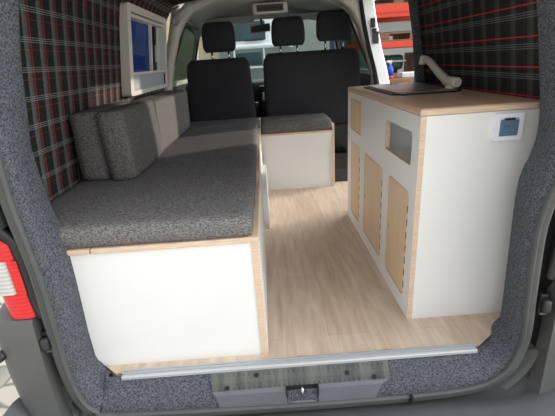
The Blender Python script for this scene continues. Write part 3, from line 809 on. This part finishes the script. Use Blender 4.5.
# mirror
mr = thing('rear_view_mirror', (.03,3.90,1.15), 'black rear view mirror hanging at the top of the windscreen', 'mirror')
b = B(); box(b, (-.09,3.885,1.165), (.10,3.91,1.235), .012, rot=Matrix.Rotation(-.08,3,'Y')); obj('mirror_housing', b, 'trim_light', mr)
b = B(); box(b, (-.08,3.880,1.172), (.09,3.887,1.228), .003, rot=Matrix.Rotation(-.08,3,'Y')); obj('mirror_glass', b, 'black', mr)
b = B(); tube(b, [(.02,3.91,1.22),(.02,3.94,1.26),(.02,3.97,1.29)], .009, 8); obj('mirror_arm', b, 'black', mr)
# dashboard
db = thing('dashboard', (CX,4.2,.35), 'dark dashboard below the windscreen in front of the seats', 'dashboard')
b = B()
pf = [(4.50,.40),(4.50,.705),(4.25,.745),(4.02,.755),(3.93,.72),(3.90,.62),(3.93,.50),(4.0,.38)]
L = loft(b, [[(x,y,z) for y, z in pf] for x in (-.755,-.4,0,.4,.86)], close=True); b.faces.new(L[0]); b.faces.new(L[-1]); obj('dash_top', b, 'dkplastic', db)
b = B(); box(b, (-.05,3.86,.20), (.16,4.05,.70), .02); obj('centre_console', b, 'black', db)
b = B(); box(b, (-.02,3.852,.56), (.13,3.865,.64), .004); obj('radio', b, 'steel', db)
b = B(); tube(b, [(.04,3.86,.46),(.03,3.78,.56),(.03,3.77,.60)], [.014,.012,.024], 10); obj('gear_lever', b, 'black', db)
sw = thing('steering_wheel', (-.36,3.84,.70), 'black steering wheel in front of the driver seat', 'steering wheel')
b = B(); R = Matrix.Rotation(-.6,3,'X')
tube(b, [Vector((-.36,3.82,.74)) + R@Vector((.17*math.cos(2*PI*k/32),0,.17*math.sin(2*PI*k/32))) for k in range(33)], .014, 8, cap=False); obj('rim', b, 'black', sw)
b = B()
for a in (0,PI,-PI/2): tube(b, [Vector((-.36,3.82,.74)), Vector((-.36,3.82,.74)) + R@Vector((.165*math.cos(a),0,.165*math.sin(a)))], .013, 8)
tube(b, [(-.36,3.82,.74),(-.36,3.93,.68)], .03, 10); obj('spokes', b, 'black', sw)
# driver seat belt
b = B(); tube(b, [(CX-.775,3.13,.12),(CX-.74,3.17,.75),(CX-.60,3.19,1.16)], .006, 6)
b.transform(Matrix.Identity(4)); 

b.free()

# ------------------------------------------------------------------ outside
def gplane(name, y0, y1, x0, x1, z, m):
    b = B(); vs = [b.verts.new(p) for p in ((x0,y0,z),(x1,y0,z),(x1,y1,z),(x0,y1,z))]; b.faces.new(vs); return struct(obj(name, b, m))
gplane('ground', -12, 30, -20, 20, -.52, 'cobble')
# open sliding door beyond the kitchen
sd = bpy.data.objects.new('door_3', None); COL.objects.link(sd); sd.location = (.95,1.9,-.05); struct(sd, 'sliding door pushed open behind the kitchen')
b = B(); box(b, (.925,1.30,-.05), (.98,2.43,1.30), .02); obj('door_panel', b, 'vanwhite', sd)
quick('edge_strip', (.922,2.431,.64), (.965,2.452,.885), 'lightblue', sd, bev=.004, label='light blue strip')

# wall of the building in front, and a parked truck
b = B(); box(b, (-9,12,-.52), (-.2,12.2,6)); struct(obj('wall_front', b, 'beigewall'))
b = B(); box(b, (-2.2,4.4,-.52), (-2.0,7,-.2)); b.free()

tr = thing('parked_truck', (-.1,8.0,-.52), 'white truck with a dark windscreen parked ahead, seen through the windscreen', 'truck')
b = B(); box(b, (-.78,8.1,.15), (.62,10.5,1.78), .06); obj('cab', b, 'vanwhite', tr)
quick('windscreen', (-.66,8.07,1.30), (.10,8.10,1.64), 'truckglass', tr, bev=.02)
b = B(); box(b, (-.80,7.75,1.14), (.55,8.10,1.22), .03); obj('bonnet', b, 'vanwhite', tr)
quick('grille', (-.80,7.78,.40), (.60,7.82,1.14), 'greywall', tr)
quick('cooling_panel', (-.50,7.765,.86), (.0,7.785,1.08), 'truckglass', tr)
b = B()
for lo, hi in (((-.52,7.70,.82),(-.49,7.73,1.14)),((.03,7.70,.82),(.06,7.73,1.14)),((-.52,7.70,.80),(.06,7.73,.835))): box(b, lo, hi, .006)
obj('guard_frame', b, 'vanwhite', tr)
quick('bumper', (-.85,7.60,-.10), (.65,8.0,.40), 'dkplastic', tr, bev=.05)
for x in (-.62,.42):
    b = B(); tube(b, [(x,7.74,.62),(x,7.785,.62)], .10, 16); obj('headlamp', b, 'chrome', tr)
for x in (-.72,.56):
    b = B(); tube(b, [(x-.12,8.4,-.10),(x+.12,8.4,-.10)], .42, 24); obj('wheel', b, 'black', tr)
quick('wiper', (-.3,8.05,1.29), (.05,8.07,1.31), 'black', tr)
tag(quick('plastic_crate', (.95,7.2,.42), (1.25,7.5,.86), 'bluepl', bev=.02), 'blue crate seen between the posts of the right headrest', 'crate')
tag(quick('plastic_crate', (1.26,7.2,.42), (1.62,7.5,.82), 'redpl', bev=.02), 'red crate seen right of the blue one through the windscreen', 'crate')
cs = thing('crate_stand', (1.28,7.35,-.52), 'wooden stand holding the blue and red crates ahead of the van', 'stand')
quick('stand_top', (.88,7.1,.36), (1.7,7.6,.42), 'pallet', cs)
for x in (.92,1.62):
    for y in (7.14,7.52): quick('leg', (x,y,-.52), (x+.05,y+.05,.36), 'pallet', cs)

# blue tarp outside left window
b = B(); rows = []
for i in range(40):
    y = 3.2 + i*.12
    rows.append([Vector((-2.0+.05*math.sin(y*9)+.03*noise.noise(Vector((y*3,z*3,0))), y, z)) for z in [-.5+.13*k for k in range(22)]])
loft(b, rows); fs = list(b.faces); ex = bmesh.ops.extrude_face_region(b, geom=fs)
for g in ex['geom']:
    if isinstance(g, bmesh.types.BMVert): g.co.x -= .01
tag(obj('tarpaulin', b, 'tarp'), 'dark blue tarpaulin hanging outside the left side window', 'tarpaulin')

# warehouse rack, seen through the sliding door opening
rk = thing('pallet_rack', (2.3,6.3,-.52), 'pallet rack with orange beams outside the sliding door opening', 'rack')
for x in (1.15,3.55):
    for y in (6.0,6.9): quick('upright', (x,y,-.52), (x+.08,y+.08,3.2), 'rackblue', rk)
for z0, z1 in ((1.385,1.55),(.98,1.066),(.24,.33),(2.1,2.2)):
    for y in (5.98,6.92):
        b = B(); box(b, (1.23,y,z0), (3.55,y+.05,z1), .006); 
        if z0 == 1.385:
            box(b, (1.23,y-.012,z0+.062), (3.55,y,z0+.082))
        obj('beam', b, 'orange', rk)
quick('shelf_board', (1.15,6.04,2.02), (3.6,6.92,2.06), 'pallet', rk)
quick('shelf_board', (1.15,6.04,.33), (3.6,6.92,.35), 'pallet', rk)
def pallet(x, y, z, lab, first=[None]):
    t = thing('wooden_pallet', (x,y,z), lab, 'pallet', 'wooden pallets on the rack')
    b = B()
    for k in range(5): box(b, (x+.0,y+k*.17,z+.10), (x+1.0,y+k*.17+.12,z+.122))
    obj('top_slats', b, 'pallet', t)
    for xx in (0,.42,.86):
        b = B(); box(b, (x+xx,y,z+.022), (x+xx+.14,y+.80,z+.10)); obj('block', b, 'pallet', t)
    b = B()
    for yy in (0,.34,.70): box(b, (x,y+yy,z), (x+1.0,y+yy+.1,z+.022))
    obj('bottom_slats', b, 'pallet', t)
pallet(1.32,6.04,1.068,'brown wooden pallet on the middle orange beam, left of its neighbour'); pallet(2.40,6.04,1.068,'brown wooden pallet on the middle orange beam, right end')
pallet(1.5,6.04,1.552,'brown wooden pallet on the upper orange beam')
tag(quick('steel_panel_stack', (1.25,6.06,1.192), (3.2,6.8,1.33), 'greywall', bev=.01), 'flat grey panels lying on the pallets between the orange beams', 'panels')
gm = thing('garden_machine', (2.0,6.3,.35), 'dark green machine with a white rail below the lower orange beam', 'machine')
b = B(); box(b, (1.78,6.35,.66), (2.22,6.75,.88), .05); obj('housing', b, 'greenbox', gm)
quick('rail', (1.78,6.31,.775), (2.24,6.345,.80), 'paper', gm)
for x in (1.85,2.12): quick('leg', (x,6.5,.35), (x+.05,6.6,.66), 'black', gm)
tag(quick('cardboard_box', (1.86,6.05,.352), (2.30,6.30,.62), 'card', bev=.005), 'brown cardboard box under the green machine on the rack', 'box')
tag(quick('cardboard_box', (2.34,6.05,.352), (2.9,6.7,.90), 'card', bev=.005), 'tall brown cardboard box right of the green machine', 'box')
tag(quick('wrapped_parcel', (1.98,5.72,.5685), (2.30,5.93,.64), 'paper', bev=.01), 'white wrapped parcel on the bench seen beside the tap', 'parcel')
wb = thing('work_bench', (2.2,5.8,-.52), 'wooden bench in front of the rack, seen over the kitchen worktop', 'bench')
quick('bench_top', (1.55,5.5,.52), (3.0,5.97,.568), 'pallet', wb)
for x in (1.6,2.9):
    for y in (5.52,5.9): quick('leg', (x,y,-.52), (x+.06,y+.06,.52), 'pallet', wb)
bt = thing('spray_bottle', (1.78,5.7,.568), 'blue spray bottle with a red base on the bench by the rack', 'bottle')
b = B(); tube(b, [(1.80,5.7,.61),(1.80,5.7,.70),(1.80,5.7,.73),(1.80,5.7,.76)], [.045,.045,.034,.016], 14); obj('bottle_body', b, 'bluepl', bt)
b = B(); tube(b, [(1.80,5.7,.76),(1.80,5.7,.80)], .016, 10); box(b, (1.75,5.68,.785), (1.82,5.72,.815), .006); obj('spray_head', b, 'paper', bt)
b = B(); tube(b, [(1.80,5.7,.5685),(1.80,5.7,.61)], .05, 14); obj('base', b, 'redpl', bt)
b = B(); box(b, (-.2,11.0,-.52), (12,11.2,5)); struct(obj('wall_back', b, 'greywall'))

# ------------------------------------------------------------------ light
w = bpy.data.worlds.new('World'); SC.world = w; w.use_nodes = True
bg = w.node_tree.nodes['Background']; bg.inputs['Color'].default_value = (.97,.985,1.0,1); bg.inputs['Strength'].default_value = 1.0
_n = w.node_tree.nodes; _l = w.node_tree.links
_g = _n.new('ShaderNodeTexCoord'); _d = _n.new('ShaderNodeVectorMath'); _d.operation = 'DOT_PRODUCT'; _d.inputs[1].default_value = (.80,.55,.24)
_l.new(_g.outputs['Generated'], _d.inputs[0])
_r = _n.new('ShaderNodeMapRange'); _r.interpolation_type = 'SMOOTHSTEP'; _r.inputs['From Min'].default_value = -.1; _r.inputs['From Max'].default_value = 1
_r.inputs['To Min'].default_value = 1.0; _r.inputs['To Max'].default_value = 4.5; _l.new(_d.outputs['Value'], _r.inputs['Value']); _l.new(_r.outputs[0], bg.inputs['Strength'])
sl = bpy.data.lights.new('sun', 'SUN'); sl.energy = 2.2; sl.angle = .03; sl.color = (1,.89,.74)
so_ = bpy.data.objects.new('sun', sl); COL.objects.link(so_); so_.location = (4,4,4)
d = Vector((-1,-.38,-.265)); so_.rotation_euler = d.to_track_quat('-Z','Y').to_euler()

# ------------------------------------------------------------------ camera
cd = bpy.data.cameras.new('camera'); cam = bpy.data.objects.new('camera', cd); COL.objects.link(cam)
cd.sensor_width = 36; cd.lens = 383.2163/555*36; cd.clip_start = .02; cd.clip_end = 200
Rm = [[.99733687,-.07180125,.01279679],[-.03773714,-.35789419,.93299928],[-.06241062,-.93099749,-.35965064]]
mw = Matrix(((Rm[0][0],-Rm[0][1],-Rm[0][2],0),(Rm[1][0],-Rm[1][1],-Rm[1][2],0),(Rm[2][0],-Rm[2][1],-Rm[2][2],.92),(0,0,0,1)))
cam.matrix_world = mw
SC.camera = cam
vs_ = SC.view_settings
vs_.view_transform = 'Standard'; vs_.look = 'None'; vs_.gamma = 1; vs_.use_curve_mapping = False; vs_.exposure = .55
SC.cycles.max_bounces = 10; SC.cycles.diffuse_bounces = 6; SC.cycles.transparent_max_bounces = 12
